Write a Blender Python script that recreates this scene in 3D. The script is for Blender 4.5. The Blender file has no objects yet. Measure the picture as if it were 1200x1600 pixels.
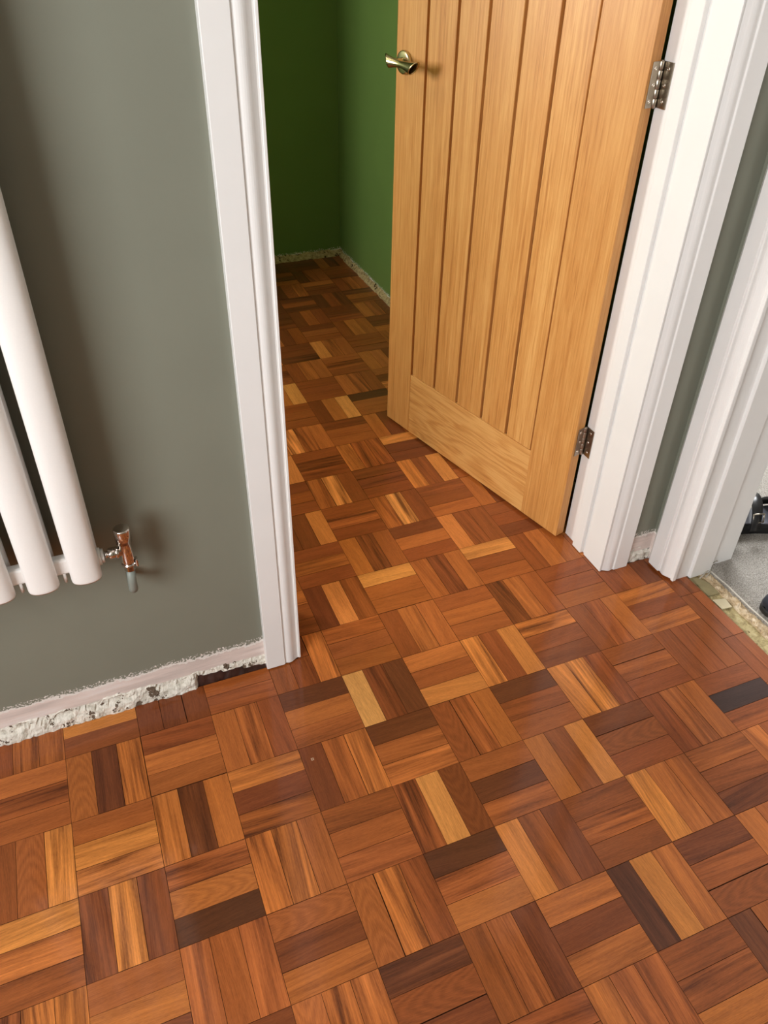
import bpy, bmesh, math, random
from mathutils import Vector, Matrix, noise

# ------------------------------------------------------------------ units
S = 0.146            # one parquet square = 146 mm; everything below is laid out in squares
random.seed(11)
scene = bpy.context.scene
col = scene.collection

# ------------------------------------------------------------------ camera
CAM = (-2.512434, -7.375241, 9.351186)
RGT = Vector((0.927994, -0.372230, 0.016469))
DWN = Vector((-0.212494, -0.565035, -0.797233))
FWD = Vector((0.306060, 0.736329, -0.603446))
FPX = 1214.541
PPX, PPY = 591.946, 773.787      # optical centre (the photo is very slightly cropped)
cam_data = bpy.data.cameras.new('camera')
cam_data.sensor_fit = 'VERTICAL'
cam_data.sensor_height = 36.0
cam_data.lens = FPX / 1600.0 * 36.0
cam_data.shift_x = (600 - PPX) / 1600.0
cam_data.shift_y = (PPY - 800) / 1600.0
cam_data.clip_start = 0.02
cam = bpy.data.objects.new('camera', cam_data)
col.objects.link(cam)
mw = Matrix.Identity(4)
for r in range(3):
    mw[r][0] = RGT[r]
    mw[r][1] = -DWN[r]
    mw[r][2] = -FWD[r]
    mw[r][3] = CAM[r] * S
cam.matrix_world = mw
scene.camera = cam

# ------------------------------------------------------------------ world, lights, exposure
world = bpy.data.worlds.new('world')
scene.world = world
world.use_nodes = True
world.node_tree.nodes['Background'].inputs[0].default_value = (0.75, 0.85, 1.0, 1)
world.node_tree.nodes['Background'].inputs[1].default_value = 0.6


def area(name, loc, aim, sx, sy, power, color):
    d = bpy.data.lights.new(name, 'AREA')
    d.shape = 'RECTANGLE'
    d.size = sx * S
    d.size_y = sy * S
    d.energy = power
    d.color = color
    o = bpy.data.objects.new(name, d)
    col.objects.link(o)
    o.location = Vector(loc) * S
    dv = (Vector(aim) - Vector(loc)).normalized()
    o.rotation_euler = dv.to_track_quat('-Z', 'Y').to_euler()
    return o


def bulb(name, loc, rad, power, color):
    d = bpy.data.lights.new(name, 'POINT')
    d.energy = power
    d.shadow_soft_size = rad * S
    d.color = color
    o = bpy.data.objects.new(name, d)
    col.objects.link(o)
    o.location = Vector(loc) * S
    return o


# daylight entering through the tall hall window (end wall, left of and behind the photographer)
area('hall_window_daylight', (-13.3, -10.6, 10.4), (0, -4.0, 4.0), 8.4, 8.4, 51, (0.965, 0.985, 1.0))
# hall ceiling lamp
bulb('hall_ceiling_lamp', (-9.0, -8.5, 15.2), 0.9, 6, (1.0, 0.88, 0.74))
# green room: daylight window on its left wall and a warm ceiling lamp
area('green_room_daylight', (-8.8, 8.6, 9.0), (5, 5, 6.0), 2.6, 4.2, 20, (1.0, 0.95, 0.88))
bulb('green_room_ceiling_lamp', (-4.5, 9.2, 14.6), 0.35, 6.8, (1.0, 0.80, 0.54))
# carpeted room: daylight
area('carpet_room_daylight', (12.6, 8.7, 7.4), (12, -3, 0.0), 8.4, 6.8, 88, (0.96, 0.98, 1.0))

scene.cycles.max_bounces = 7
scene.cycles.diffuse_bounces = 4
scene.cycles.glossy_bounces = 3
scene.cycles.transmission_bounces = 2
scene.cycles.caustics_reflective = False
scene.cycles.caustics_refractive = False
scene.view_settings.view_transform = 'Standard'
scene.view_settings.look = 'None'
scene.view_settings.gamma = 1.0
scene.view_settings.use_curve_mapping = False
scene.view_settings.exposure = 0.35


# ------------------------------------------------------------------ helpers
def lin(c):
    return tuple(((v / 255) / 12.92 if v / 255 <= 0.04045 else ((v / 255 + 0.055) / 1.055) ** 2.4) for v in c)


def tag(o, label=None, cat=None, group=None, kind=None):
    if label: o['label'] = label
    if cat: o['category'] = cat
    if group: o['group'] = group
    if kind: o['kind'] = kind
    return o


class MB:
    """collects verts/faces in tile units and links them as one mesh object"""
    def __init__(self):
        self.v = []; self.f = []; self.m = []; self.sm = []

    def add(self, vs, fs, mi=0, smooth=False):
        b = len(self.v)
        self.v += [tuple(p) for p in vs]
        for f in fs:
            self.f.append([b + i for i in f]); self.m.append(mi); self.sm.append(smooth)
        return self

    def box(self, x0, x1, y0, y1, z0, z1, mi=0, bev=0.0):
        if bev <= 0:
            vs = [(x, y, z) for z in (z0, z1) for y in (y0, y1) for x in (x0, x1)]
            fs = [(0, 2, 3, 1), (4, 5, 7, 6), (0, 1, 5, 4), (2, 6, 7, 3), (0, 4, 6, 2), (1, 3, 7, 5)]
            return self.add(vs, fs, mi)
        bm = bmesh.new()
        vs = [bm.verts.new((x, y, z)) for z in (z0, z1) for y in (y0, y1) for x in (x0, x1)]
        for f in [(0, 2, 3, 1), (4, 5, 7, 6), (0, 1, 5, 4), (2, 6, 7, 3), (0, 4, 6, 2), (1, 3, 7, 5)]:
            bm.faces.new([vs[i] for i in f])
        bmesh.ops.bevel(bm, geom=bm.edges[:] , offset=bev, segments=2, affect='EDGES', profile=0.5)
        bm.verts.index_update()
        self.add([v.co[:] for v in bm.verts], [[v.index for v in f.verts] for f in bm.faces], mi)
        bm.free()
        return self

    def prism(self, pts, z0, z1, mi=0, smooth_flags=None):
        """vertical extrusion of a counter-clockwise xy polygon"""
        n = len(pts)
        vs = [(x, y, z0) for x, y in pts] + [(x, y, z1) for x, y in pts]
        fs = [(i, (i + 1) % n, n + (i + 1) % n, n + i) for i in range(n)]
        fs += [tuple(range(n - 1, -1, -1)), tuple(range(n, 2 * n))]
        return self.add(vs, fs, mi)

    def tube(self, p0, p1, r0, r1=None, n=20, mi=0, caps=True, bev=0.0):
        r1 = r0 if r1 is None else r1
        p0 = Vector(p0); p1 = Vector(p1)
        L = (p1 - p0).length
        prof = [(0, r0), (L, r1)]
        if bev > 0:
            prof = [(0, r0 - bev), (bev * 0.3, r0 - bev * 0.3), (bev, r0), (L - bev, r1), (L - bev * 0.3, r1 - bev * 0.3), (L, r1 - bev)]
        return self.lathe(p0, (p1 - p0).normalized(), prof, n, mi, caps)

    def lathe(self, p0, ax, prof, n=24, mi=0, caps=True):
        p0 = Vector(p0); ax = Vector(ax).normalized()
        a = ax.orthogonal().normalized(); b = ax.cross(a)
        vs = []; fs = []
        for d, r in prof:
            for k in range(n):
                t = 2 * math.pi * k / n
                vs.append(p0 + ax * d + (a * math.cos(t) + b * math.sin(t)) * r)
        for i in range(len(prof) - 1):
            for k in range(n):
                fs.append((i * n + k, i * n + (k + 1) % n, (i + 1) * n + (k + 1) % n, (i + 1) * n + k))
        self.add(vs, fs, mi, True)
        if caps:
            b0 = len(self.v) - len(vs)
            self.f.append([b0 + k for k in range(n - 1, -1, -1)]); self.m.append(mi); self.sm.append(False)
            e = b0 + (len(prof) - 1) * n
            self.f.append([e + k for k in range(n)]); self.m.append(mi); self.sm.append(False)
        return self

    def path(self, pts, r, n=12, mi=0):
        pts = [Vector(p) for p in pts]
        rings = []
        prev = None
        for i, p in enumerate(pts):
            t = (pts[min(i + 1, len(pts) - 1)] - pts[max(i - 1, 0)]).normalized()
            if prev is None:
                a = t.orthogonal().normalized()
            else:
                a = (prev - t * prev.dot(t)).normalized()
            prev = a
            b = t.cross(a)
            rr = r[i] if isinstance(r, (list, tuple)) else r
            rings.append([p + (a * math.cos(2 * math.pi * k / n) + b * math.sin(2 * math.pi * k / n)) * rr for k in range(n)])
        vs = [q for rg in rings for q in rg]
        fs = [(i * n + k, i * n + (k + 1) % n, (i + 1) * n + (k + 1) % n, (i + 1) * n + k) for i in range(len(pts) - 1) for k in range(n)]
        b0 = len(self.v)
        self.add(vs, fs, mi, True)
        self.f.append([b0 + k for k in range(n - 1, -1, -1)]); self.m.append(mi); self.sm.append(False)
        e = b0 + (len(pts) - 1) * n
        self.f.append([e + k for k in range(n)]); self.m.append(mi); self.sm.append(False)
        return self

    def mesh(self, name, mats):
        me = bpy.data.meshes.new(name)
        me.from_pydata([(x * S, y * S, z * S) for x, y, z in self.v], [], self.f)
        for m in (mats if isinstance(mats, (list, tuple)) else [mats]):
            me.materials.append(m)
        me.polygons.foreach_set('material_index', self.m)
        me.polygons.foreach_set('use_smooth', self.sm)
        me.update()
        return me

    def build(self, name, mats, parent=None):
        o = bpy.data.objects.new(name, self.mesh(name, mats))
        col.objects.link(o)
        if parent is not None:
            o.parent = parent
        return o


def empty(name, loc=(0, 0, 0), rz=0.0, parent=None):
    o = bpy.data.objects.new(name, None)
    o.empty_display_size = 0.05
    col.objects.link(o)
    o.location = Vector(loc) * S
    o.rotation_euler = (0, 0, rz)
    if parent is not None:
        o.parent = parent
    return o


# ------------------------------------------------------------------ materials
class NT:
    def __init__(self, name):
        self.mat = bpy.data.materials.new(name)
        self.mat.use_nodes = True
        self.t = self.mat.node_tree
        self.bsdf = self.t.nodes['Principled BSDF']

    def n(self, typ, **kw):
        nd = self.t.nodes.new(typ)
        for k, v in kw.items():
            if k == 'inp':
                for kk, vv in v.items():
                    nd.inputs[kk].default_value = vv
            else:
                setattr(nd, k, v)
        return nd

    def l(self, a, b):
        self.t.links.new(a, b)

    def math(self, op, a, b=None, c=None, clamp=False):
        nd = self.n('ShaderNodeMath', operation=op)
        nd.use_clamp = clamp
        for i, v in enumerate((a, b, c)):
            if v is None: continue
            if isinstance(v, (int, float)): nd.inputs[i].default_value = v
            else: self.l(v, nd.inputs[i])
        return nd.outputs[0]

    def ramp(self, fac, stops, interp='LINEAR'):
        nd = self.n('ShaderNodeValToRGB')
        nd.color_ramp.interpolation = interp
        el = nd.color_ramp.elements
        while len(el) < len(stops): el.new(0.5)
        for e, (p, c) in zip(el, stops):
            e.position = p
            e.color = c if len(c) == 4 else (*c, 1)
        self.l(fac, nd.inputs[0])
        return nd.outputs[0]

    def mix(self, fac, a, b, blend='MIX'):
        nd = self.n('ShaderNodeMix', data_type='RGBA', blend_type=blend)
        for i, v in ((0, fac), (6, a), (7, b)):
            if isinstance(v, (int, float)): nd.inputs[i].default_value = v
            elif isinstance(v, tuple): nd.inputs[i].default_value = v if len(v) == 4 else (*v, 1)
            else: self.l(v, nd.inputs[i])
        return nd.outputs[2]

    def noise(self, vec, scale, detail=2.0, rough=0.5, dist=0.0):
        nd = self.n('ShaderNodeTexNoise', inp={'Scale': scale, 'Detail': detail, 'Roughness': rough, 'Distortion': dist})
        if vec is not None: self.l(vec, nd.inputs['Vector'])
        return nd.outputs[0]

    def mapping(self, vec, scale=(1, 1, 1), loc=(0, 0, 0)):
        nd = self.n('ShaderNodeMapping')
        nd.inputs['Scale'].default_value = scale
        nd.inputs['Location'].default_value = loc
        self.l(vec, nd.inputs['Vector'])
        return nd.outputs[0]

    def bump(self, h, strength=0.3, dist=0.01):
        nd = self.n('ShaderNodeBump', inp={'Strength': strength, 'Distance': dist})
        self.l(h, nd.inputs['Height'])
        self.l(nd.outputs[0], self.bsdf.inputs['Normal'])

    def set(self, **kw):
        names = {'color': 'Base Color', 'rough': 'Roughness', 'metal': 'Metallic', 'coat': 'Coat Weight', 'coat_rough': 'Coat Roughness', 'spec': 'Specular IOR Level'}
        for k, v in kw.items():
            s = self.bsdf.inputs[names[k]]
            if isinstance(v, (int, float)): s.default_value = v
            elif isinstance(v, tuple): s.default_value = v if len(v) == 4 else (*v, 1)
            else: self.l(v, s)
        return self


def plain(name, rgb, rough=0.5, metal=0.0, var=0.04, scale=30.0, bump=0.0, **kw):
    m = NT(name)
    tc = m.n('ShaderNodeTexCoord').outputs['Object']
    nz = m.noise(tc, scale, 3.0)
    c = lin(rgb)
    m.set(color=m.ramp(nz, [(0.3, tuple(v * (1 - var) for v in c)), (0.7, tuple(min(1, v * (1 + var)) for v in c))]), rough=rough, metal=metal, **kw)
    if bump: m.bump(nz, bump, 0.002)
    return m.mat


def geo_pos(m):
    return m.n('ShaderNodeNewGeometry').outputs['Position']


# --- parquet: rgb of the block and streak strength come from each block's own attribute
def make_parquet():
    m = NT('parquet_wood')
    at = m.n('ShaderNodeAttribute', attribute_name='tone')
    tone, amp = at.outputs['Color'], at.outputs['Alpha']
    uv = m.n('ShaderNodeUVMap', uv_map='grain').outputs[0]
    lo = m.n('ShaderNodeUVMap', uv_map='local').outputs[0]
    band = m.noise(m.mapping(uv, (0.55, 7.5, 1)), 1.0, 2.0, 0.5, 0.35)
    streak = m.noise(m.mapping(uv, (0.7, 34.0, 1)), 1.0, 3.0, 0.6, 0.2)
    pores = m.noise(m.mapping(uv, (4.0, 130.0, 1)), 1.0, 3.0, 0.7, 0.0)
    mott = m.noise(m.mapping(uv, (16.0, 90.0, 1)), 1.0, 3.0, 0.65, 0.0)
    # flat-sawn figure: nested arches
    sx = m.n('ShaderNodeSeparateXYZ'); m.l(lo, sx.inputs[0])
    wob = m.noise(m.mapping(uv, (2.0, 5.0, 1)), 1.0, 2.0)
    u2 = m.math('MULTIPLY', sx.outputs[0], sx.outputs[0])
    v0 = m.math('SUBTRACT', sx.outputs[1], 0.15)
    v2 = m.math('MULTIPLY', m.math('MULTIPLY', v0, v0), 14.0)
    rad = m.math('ADD', m.math('SUBTRACT', sx.outputs[0], v2), m.math('MULTIPLY', wob, 0.35))
    arch = m.math('MULTIPLY_ADD', m.math('SINE', m.math('MULTIPLY', rad, 32.0)), 0.5, 0.5)
    isc = m.math('GREATER_THAN', amp, 1.5)
    a1 = m.math('MULTIPLY', m.math('MINIMUM', amp, 1.0), m.math('SUBTRACT', 1.0, isc))
    # combined signed variation
    bnd = m.math('MULTIPLY', m.math('SUBTRACT', m.math('SMOOTH_MIN', band, 0.66, 0.05), 0.5), 3.6)
    st = m.math('MULTIPLY', m.math('SUBTRACT', streak, 0.5), 2.0)
    var = m.math('MULTIPLY', m.math('ADD', bnd, st), a1)
    var = m.math('ADD', var, m.math('MULTIPLY', m.math('SUBTRACT', arch, 0.5), m.math('MULTIPLY', isc, 0.20)))
    var = m.math('ADD', var, m.math('MULTIPLY', m.math('SUBTRACT', pores, 0.5), 1.15))
    var = m.math('ADD', var, m.math('MULTIPLY', m.math('SUBTRACT', mott, 0.5), 0.6))
    fac = m.math('MAXIMUM', m.math('ADD', var, 1.0), 0.28)
    fac = m.math('MINIMUM', fac, 1.75)
    fcol = m.n('ShaderNodeCombineXYZ')
    m.l(fac, fcol.inputs[0])
    m.l(m.math('POWER', fac, 1.12), fcol.inputs[1])
    m.l(m.math('POWER', fac, 1.18), fcol.inputs[2])
    c = m.mix(1.0, tone, fcol.outputs[0], 'MULTIPLY')
    m.set(color=c, rough=0.45, spec=0.2, coat=0.62, coat_rough=0.10)
    m.bsdf.inputs['Coat IOR'].default_value = 1.5
    m.bump(m.math('ADD', pores, m.math('MULTIPLY', mott, 0.5)), 0.05, 0.001)
    return m.mat


M_PARQ = make_parquet()
M_EDGE = plain('parquet_edge', (70, 38, 22), 0.8, var=0.1, spec=0.1)
M_SUB = plain('adhesive_bed', (44, 28, 20), 0.8, var=0.2)


def make_oak(name, vertical):
    m = NT(name)
    tc = m.n('ShaderNodeTexCoord').outputs['Object']
    rnd = m.n('ShaderNodeObjectInfo').outputs['Random']
    off = m.n('ShaderNodeCombineXYZ')
    m.l(m.math('MULTIPLY', rnd, 7.0), off.inputs[0]); m.l(m.math('MULTIPLY', rnd, 3.0), off.inputs[2])
    add = m.n('ShaderNodeVectorMath', operation='ADD')
    m.l(tc, add.inputs[0]); m.l(off.outputs[0], add.inputs[1])
    vec = add.outputs[0]
    k = (1, 1, 1)
    def sc(across, along):
        return (across, across, along) if vertical else (along, across, across)
    big = m.noise(m.mapping(vec, sc(16.0, 0.9)), 1.0, 2.0, 0.5, 0.25)
    lines = m.noise(m.mapping(vec, sc(190.0, 4.0 if vertical else 7.0)), 1.0, 2.0, 0.6, 0.9 if not vertical else 0.5)
    fine = m.noise(m.mapping(vec, sc(650.0, 22.0)), 1.0, 2.0, 0.7)
    warp = m.noise(m.mapping(vec, sc(14.0, 2.2)), 1.0, 2.0, 0.5, 0.6)
    ring = m.math('MULTIPLY_ADD', m.math('SINE', m.math('MULTIPLY', warp, 42.0 if not vertical else 30.0)), 0.5, 0.5)
    t = m.math('ADD', m.math('MULTIPLY', lines, 0.55), m.math('MULTIPLY', ring, 0.05 if vertical else 0.15))
    t = m.math('ADD', t, m.math('MULTIPLY', fine, 0.30))
    t = m.math('ADD', t, m.math('MULTIPLY', big, 0.28))
    c = m.ramp(t, [(0.36, lin((164, 102, 48))), (0.54, lin((203, 143, 77))), (0.74, lin((224, 170, 102)))])
    c2 = m.mix(m.math('MULTIPLY', rnd, 0.22), c, lin((196, 134, 70)))
    m.set(color=c2, rough=0.45, spec=0.4, coat=0.12, coat_rough=0.3)
    m.bump(m.math('ADD', lines, fine), 0.10, 0.0008)
    return m.mat


M_OAKV = make_oak('oak_upright_grain', True)
M_OAKH = make_oak('oak_level_grain', False)
M_GROOVE_SHADE = plain('oak_groove_shade', (92, 44, 18), 0.6, var=0.1)  # oak colour darkened to paint in the shade deep inside the grooves
M_WHITE = plain('white_gloss_paint', (241, 240, 238), 0.32, var=0.015, scale=8.0, spec=0.45)
M_RAD = plain('white_radiator_enamel', (240, 237, 233), 0.38, var=0.01, scale=400.0, bump=0.02)
M_CHROME = plain('chrome', (215, 205, 198), 0.09, 1.0, var=0.02)
M_BRASS = plain('satin_brass', (206, 192, 156), 0.26, 1.0, var=0.04, scale=60)
M_STEEL = plain('satin_steel', (176, 166, 152), 0.3, 1.0, var=0.06, scale=60)
M_SCREW = plain('screw_steel', (225, 218, 208), 0.2, 1.0, var=0.05)
M_SLOT = plain('screw_slot', (40, 34, 30), 0.6)
M_CEIL = plain('ceiling_white', (235, 232, 226), 0.9, var=0.01)
M_PIPE = plain('grey_painted_pipe', (134, 140, 132), 0.45, var=0.04)
M_BLACK = plain('black_leather', (26, 25, 26), 0.35, var=0.1, scale=80, bump=0.1)
M_SOLE = plain('black_rubber', (20, 20, 21), 0.6, var=0.1, scale=80)
M_BED = plain('grey_insole', (86, 87, 94), 0.28, var=0.08, scale=60)
M_NAVY = plain('navy_leather', (38, 41, 52), 0.5, var=0.1, scale=90, bump=0.15)
M_BITUMEN = plain('bitumen_damp_course', (58, 34, 28), 0.35, var=0.45, scale=60, bump=0.6)


def make_wall(name, paint, plaster, edge_z, rough=0.45, second=None):
    """painted plaster whose paint stops in a torn line where a skirting board was pulled off"""
    m = NT(name)
    pos = geo_pos(m)
    sx = m.n('ShaderNodeSeparateXYZ'); m.l(pos, sx.inputs[0])
    z = m.math('DIVIDE', sx.outputs[2], S)
    n1 = m.noise(pos, 9.0, 3.0, 0.6)
    n2 = m.noise(pos, 90.0, 4.0, 0.7)
    edge = m.math('ADD', m.math('MULTIPLY', m.math('SUBTRACT', n1, 0.5), 0.22), m.math('MULTIPLY', m.math('SUBTRACT', n2, 0.5), 0.16))
    zz = m.math('ADD', m.math('SUBTRACT', z, edge_z), edge)
    isp = m.math('GREATER_THAN', zz, 0.0)
    c = lin(paint)
    pv = m.noise(pos, 5.0, 2.0)
    pc = m.ramp(pv, [(0.3, tuple(v * 0.97 for v in c)), (0.7, tuple(v * 1.03 for v in c))])
    p = lin(plaster)
    strat = m.noise(m.mapping(pos, (6, 6, 60)), 1.0, 3.0, 0.6)
    lc = m.ramp(strat, [(0.3, tuple(v * 0.80 for v in p)), (0.55, p), (0.75, lin((236, 228, 224)))])
    n3 = m.noise(pos, 210.0, 3.0, 0.7)
    torn = m.math('LESS_THAN', m.math('ABSOLUTE', m.math('ADD', zz, 0.02)), 0.022)
    fleck = m.math('MULTIPLY', m.math('LESS_THAN', zz, m.math('MULTIPLY_ADD', n1, 0.2, -0.03)), m.math('GREATER_THAN', n3, 0.545))
    isp = m.math('MULTIPLY', isp, m.math('SUBTRACT', 1.0, fleck))
    lc = m.mix(m.math('MAXIMUM', torn, m.math('GREATER_THAN', zz, 0.0)), lc, lin((235, 230, 224)))
    m.set(color=m.mix(isp, lc, pc), rough=m.math('MULTIPLY_ADD', isp, rough - 0.9, 0.9), spec=0.4)
    h = m.math('ADD', m.math('MULTIPLY', isp, 0.6), m.math('MULTIPLY', m.math('MULTIPLY', m.math('SUBTRACT', 1.0, isp), n2), 0.8))
    m.bump(h, 0.5, 0.002)
    return m.mat


M_GREY = make_wall('grey_green_wall_paint', (130, 132, 118), (228, 213, 205), 0.57)
M_GREEN = make_wall('green_wall_paint', (108, 140, 74), (150, 128, 92), 0.17)
M_ROOM2 = plain('pale_wall_paint', (196, 190, 182), 0.8, var=0.02)


def make_rubble(name, stops, dark, thr):
    m = NT(name)
    pos = geo_pos(m)
    a = m.noise(pos, 70.0, 5.0, 0.7, 0.4)
    b = m.noise(pos, 32.0, 4.0, 0.7)
    sx = m.n('ShaderNodeSeparateXYZ'); m.l(pos, sx.inputs[0])
    c = m.ramp(a, stops)
    c = m.mix(m.math('GREATER_THAN', b, thr), c, dark)
    m.set(color=c, rough=0.95, spec=0.2)
    m.bump(a, 1.0, 0.004)
    return m.mat


M_RUBBLE = make_rubble('broken_white_plaster', [(0.3, lin((176, 168, 152))), (0.5, lin((226, 220, 208))), (0.7, lin((244, 238, 228)))], lin((104, 88, 74)), 0.585)
M_RUBBLE2 = make_rubble('broken_cream_plaster', [(0.3, lin((120, 100, 68))), (0.5, lin((186, 166, 122))), (0.7, lin((212, 196, 152)))], lin((60, 44, 26)), 0.6)
M_CHIP = make_rubble('chipboard_edge', [(0.25, lin((126, 102, 74))), (0.45, lin((196, 172, 138))), (0.7, lin((230, 214, 188)))], lin((70, 50, 32)), 0.66)
M_DUST = make_rubble('dusty_timber', [(0.3, lin((140, 124, 88))), (0.55, lin((190, 174, 130))), (0.75, lin((214, 204, 164)))], lin((96, 78, 46)), 0.67)


def make_carpet():
    m = NT('grey_carpet_pile')
    pos = geo_pos(m)
    a = m.noise(pos, 330.0, 3.0, 0.7)
    b = m.noise(pos, 60.0, 3.0, 0.6)
    c = m.ramp(a, [(0.28, lin((112, 106, 98))), (0.5, lin((172, 166, 158))), (0.72, lin((214, 208, 198)))])
    c = m.mix(m.math('MULTIPLY', b, 0.35), c, lin((150, 144, 136)))
    m.set(color=c, rough=1.0, spec=0.1)
    m.bump(a, 1.0, 0.006)
    return m.mat


M_CARPET = make_carpet()

# ------------------------------------------------------------------ room shell
CEIL = 16.4
WY0, WY1 = 0.62, 1.74        # wall between hall and green room
DX0, DX1 = -0.47, 5.08       # door opening inside its lining
HX0, HX1 = -13.5, 6.13       # hall
HY0 = -17.0
GX0, GX1, GY1 = -9.0, 6.04, 17.02
RX0, RX1 = 6.13, 7.40        # wall between hall and carpeted room
D2Y1, D2Y0 = -0.085, -5.75    # second door opening
R2X1, R2Y0, R2Y1 = 28.0, -16.0, 9.0
DOOR_TOP = 13.75


def struct(o, label, cat):
    return tag(o, label, cat, kind='structure')


# floor slab
b = MB()
b.box(HX0 - 1, 6.445, HY0 - 1, GY1 + 0.5, -0.9, -0.075)
b.box(6.445, 7.45, HY0 - 1, GY1 + 0.5, -0.9, -0.125)
floor = struct(b.build('floor', M_SUB), 'glossy basket-weave parquet floor of reddish brown wooden blocks', 'floor')

# hall wall with the doorway in it (hall side, grey green)
b = MB()
b.box(HX0, DX0 - 0.10, WY0, WY0 + 0.5, 0.26, CEIL)
b.box(HX0, DX0 - 0.10, WY0 + 0.12, WY0 + 0.5, -0.07, 0.26)
b.box(DX1 + 0.10, 6.6, WY0, WY0 + 0.5, 0.20, CEIL)
b.box(DX1 + 0.10, 6.6, WY0 + 0.10, WY0 + 0.5, -0.07, 0.20)
b.box(DX0 - 0.10, DX1 + 0.10, WY0, WY0 + 0.5, DOOR_TOP + 0.1, CEIL)
wall_front = struct(b.build('wall_front', M_GREY), 'grey green painted hall wall with bare plaster along its foot', 'wall')
# green side of that wall
b = MB()
b.box(GX0, DX0 - 0.10, WY0 + 0.5, WY1, -0.07, CEIL)
b.box(DX1 + 0.10, GX1, WY0 + 0.5, WY1, -0.07, CEIL)
b.box(DX0 - 0.10, DX1 + 0.10, WY0 + 0.5, WY1, DOOR_TOP + 0.1, CEIL)
struct(b.build('wall_green_front', M_GREEN), 'green painted inner side of the doorway wall', 'wall')

# right wall with the second doorway
b = MB()
b.box(RX0, RX1, D2Y1 + 0.10, WY0, -0.07, CEIL)
b.box(RX0, RX1, HY0, D2Y0 - 0.10, -0.07, CEIL)
b.box(RX0, RX1, D2Y0 - 0.10, D2Y1 + 0.10, DOOR_TOP + 0.1, CEIL)
struct(b.build('wall_right', M_GREY), 'grey green hall wall around the carpeted doorway', 'wall')

# hall wall behind the photographer and the end wall with a window
b = MB()
b.box(HX0, RX1, HY0 - 0.6, HY0, -0.07, CEIL)
struct(b.build('wall_behind', M_GREY), 'grey green hall wall behind the viewer', 'wall')
b = MB()
b.box(HX0 - 0.6, HX0, HY0, -15.0, -0.07, CEIL)
b.box(HX0 - 0.6, HX0, -6.2, WY0, -0.07, CEIL)
b.box(HX0 - 0.6, HX0, -15.0, -6.2, -0.07, 6.0)
b.box(HX0 - 0.6, HX0, -15.0, -6.2, 14.8, CEIL)
struct(b.build('wall_end', M_GREY), 'grey green end wall of the hall with a window', 'wall')
b = MB()
for y0, y1, z0, z1 in ((-15.0, -6.2, 6.0, 6.25), (-15.0, -6.2, 14.55, 14.8), (-15.0, -14.75, 6.0, 14.8), (-6.45, -6.2, 6.0, 14.8)):
    b.box(HX0 - 0.45, HX0 - 0.1, y0, y1, z0, z1)
struct(b.build('window_1', M_WHITE), 'white framed hall window', 'window')

# green room
b = MB(); b.box(GX0 - 0.6, GX1 + 0.6, GY1, GY1 + 0.5, -0.07, CEIL)
wall_gb = struct(b.build('wall_green_back', M_GREEN), 'dark green back wall seen through the doorway', 'wall')
b = MB(); b.box(GX1, GX1 + 0.5, WY0 + 0.5, GY1, -0.07, CEIL)
wall_gr = struct(b.build('wall_green_right', M_GREEN), 'green side wall behind the oak door', 'wall')
b = MB()
b.box(GX0 - 0.5, GX0, WY1, 7.1, -0.07, CEIL)
b.box(GX0 - 0.5, GX0, 10.1, GY1, -0.07, CEIL)
b.box(GX0 - 0.5, GX0, 7.1, 10.1, -0.07, 6.7)
b.box(GX0 - 0.5, GX0, 7.1, 10.1, 11.3, CEIL)
struct(b.build('wall_green_left', M_GREEN), 'green wall with the small window', 'wall')
b = MB(); b.box(GX0, -1.6, 12.2, GY1, -0.07, CEIL)  # stub wall added out of view to hold window light off the far corner
struct(b.build('wall_green_light_block', M_GREEN), 'unseen green stub wall added to shade the far end of the room', 'wall')
b = MB()
for y0, y1, z0, z1 in ((7.1, 10.1, 6.7, 6.9), (7.1, 10.1, 11.1, 11.3), (7.1, 7.3, 6.7, 11.3), (9.9, 10.1, 6.7, 11.3)):
    b.box(GX0 - 0.4, GX0 - 0.1, y0, y1, z0, z1)
struct(b.build('window_2', M_WHITE), 'white framed green room window', 'window')

# carpeted room
b = MB(); b.box(RX1, R2X1, R2Y1, R2Y1 + 0.5, -0.07, CEIL)
struct(b.build('wall_room_back', M_ROOM2), 'pale wall of the carpeted room', 'wall')
b = MB(); b.box(RX1, R2X1, R2Y0 - 0.5, R2Y0, -0.07, CEIL)
struct(b.build('wall_room_side', M_ROOM2), 'pale side wall of the carpeted room', 'wall')
b = MB(); b.box(R2X1, R2X1 + 0.5, R2Y0, R2Y1, -0.07, CEIL)
struct(b.build('wall_room_far', M_ROOM2), 'pale far wall of the carpeted room', 'wall')
b = MB(); b.box(RX1 - 0.4, RX1, WY0, R2Y1, -0.07, CEIL)
struct(b.build('wall_room_near', M_ROOM2), 'pale near wall of the carpeted room', 'wall')
b = MB(); b.box(HX0 - 1, R2X1 + 0.5, HY0 - 1, GY1 + 0.5, CEIL, CEIL + 0.4)
struct(b.build('ceiling', M_CEIL), 'plain white ceiling', 'ceiling')


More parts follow.
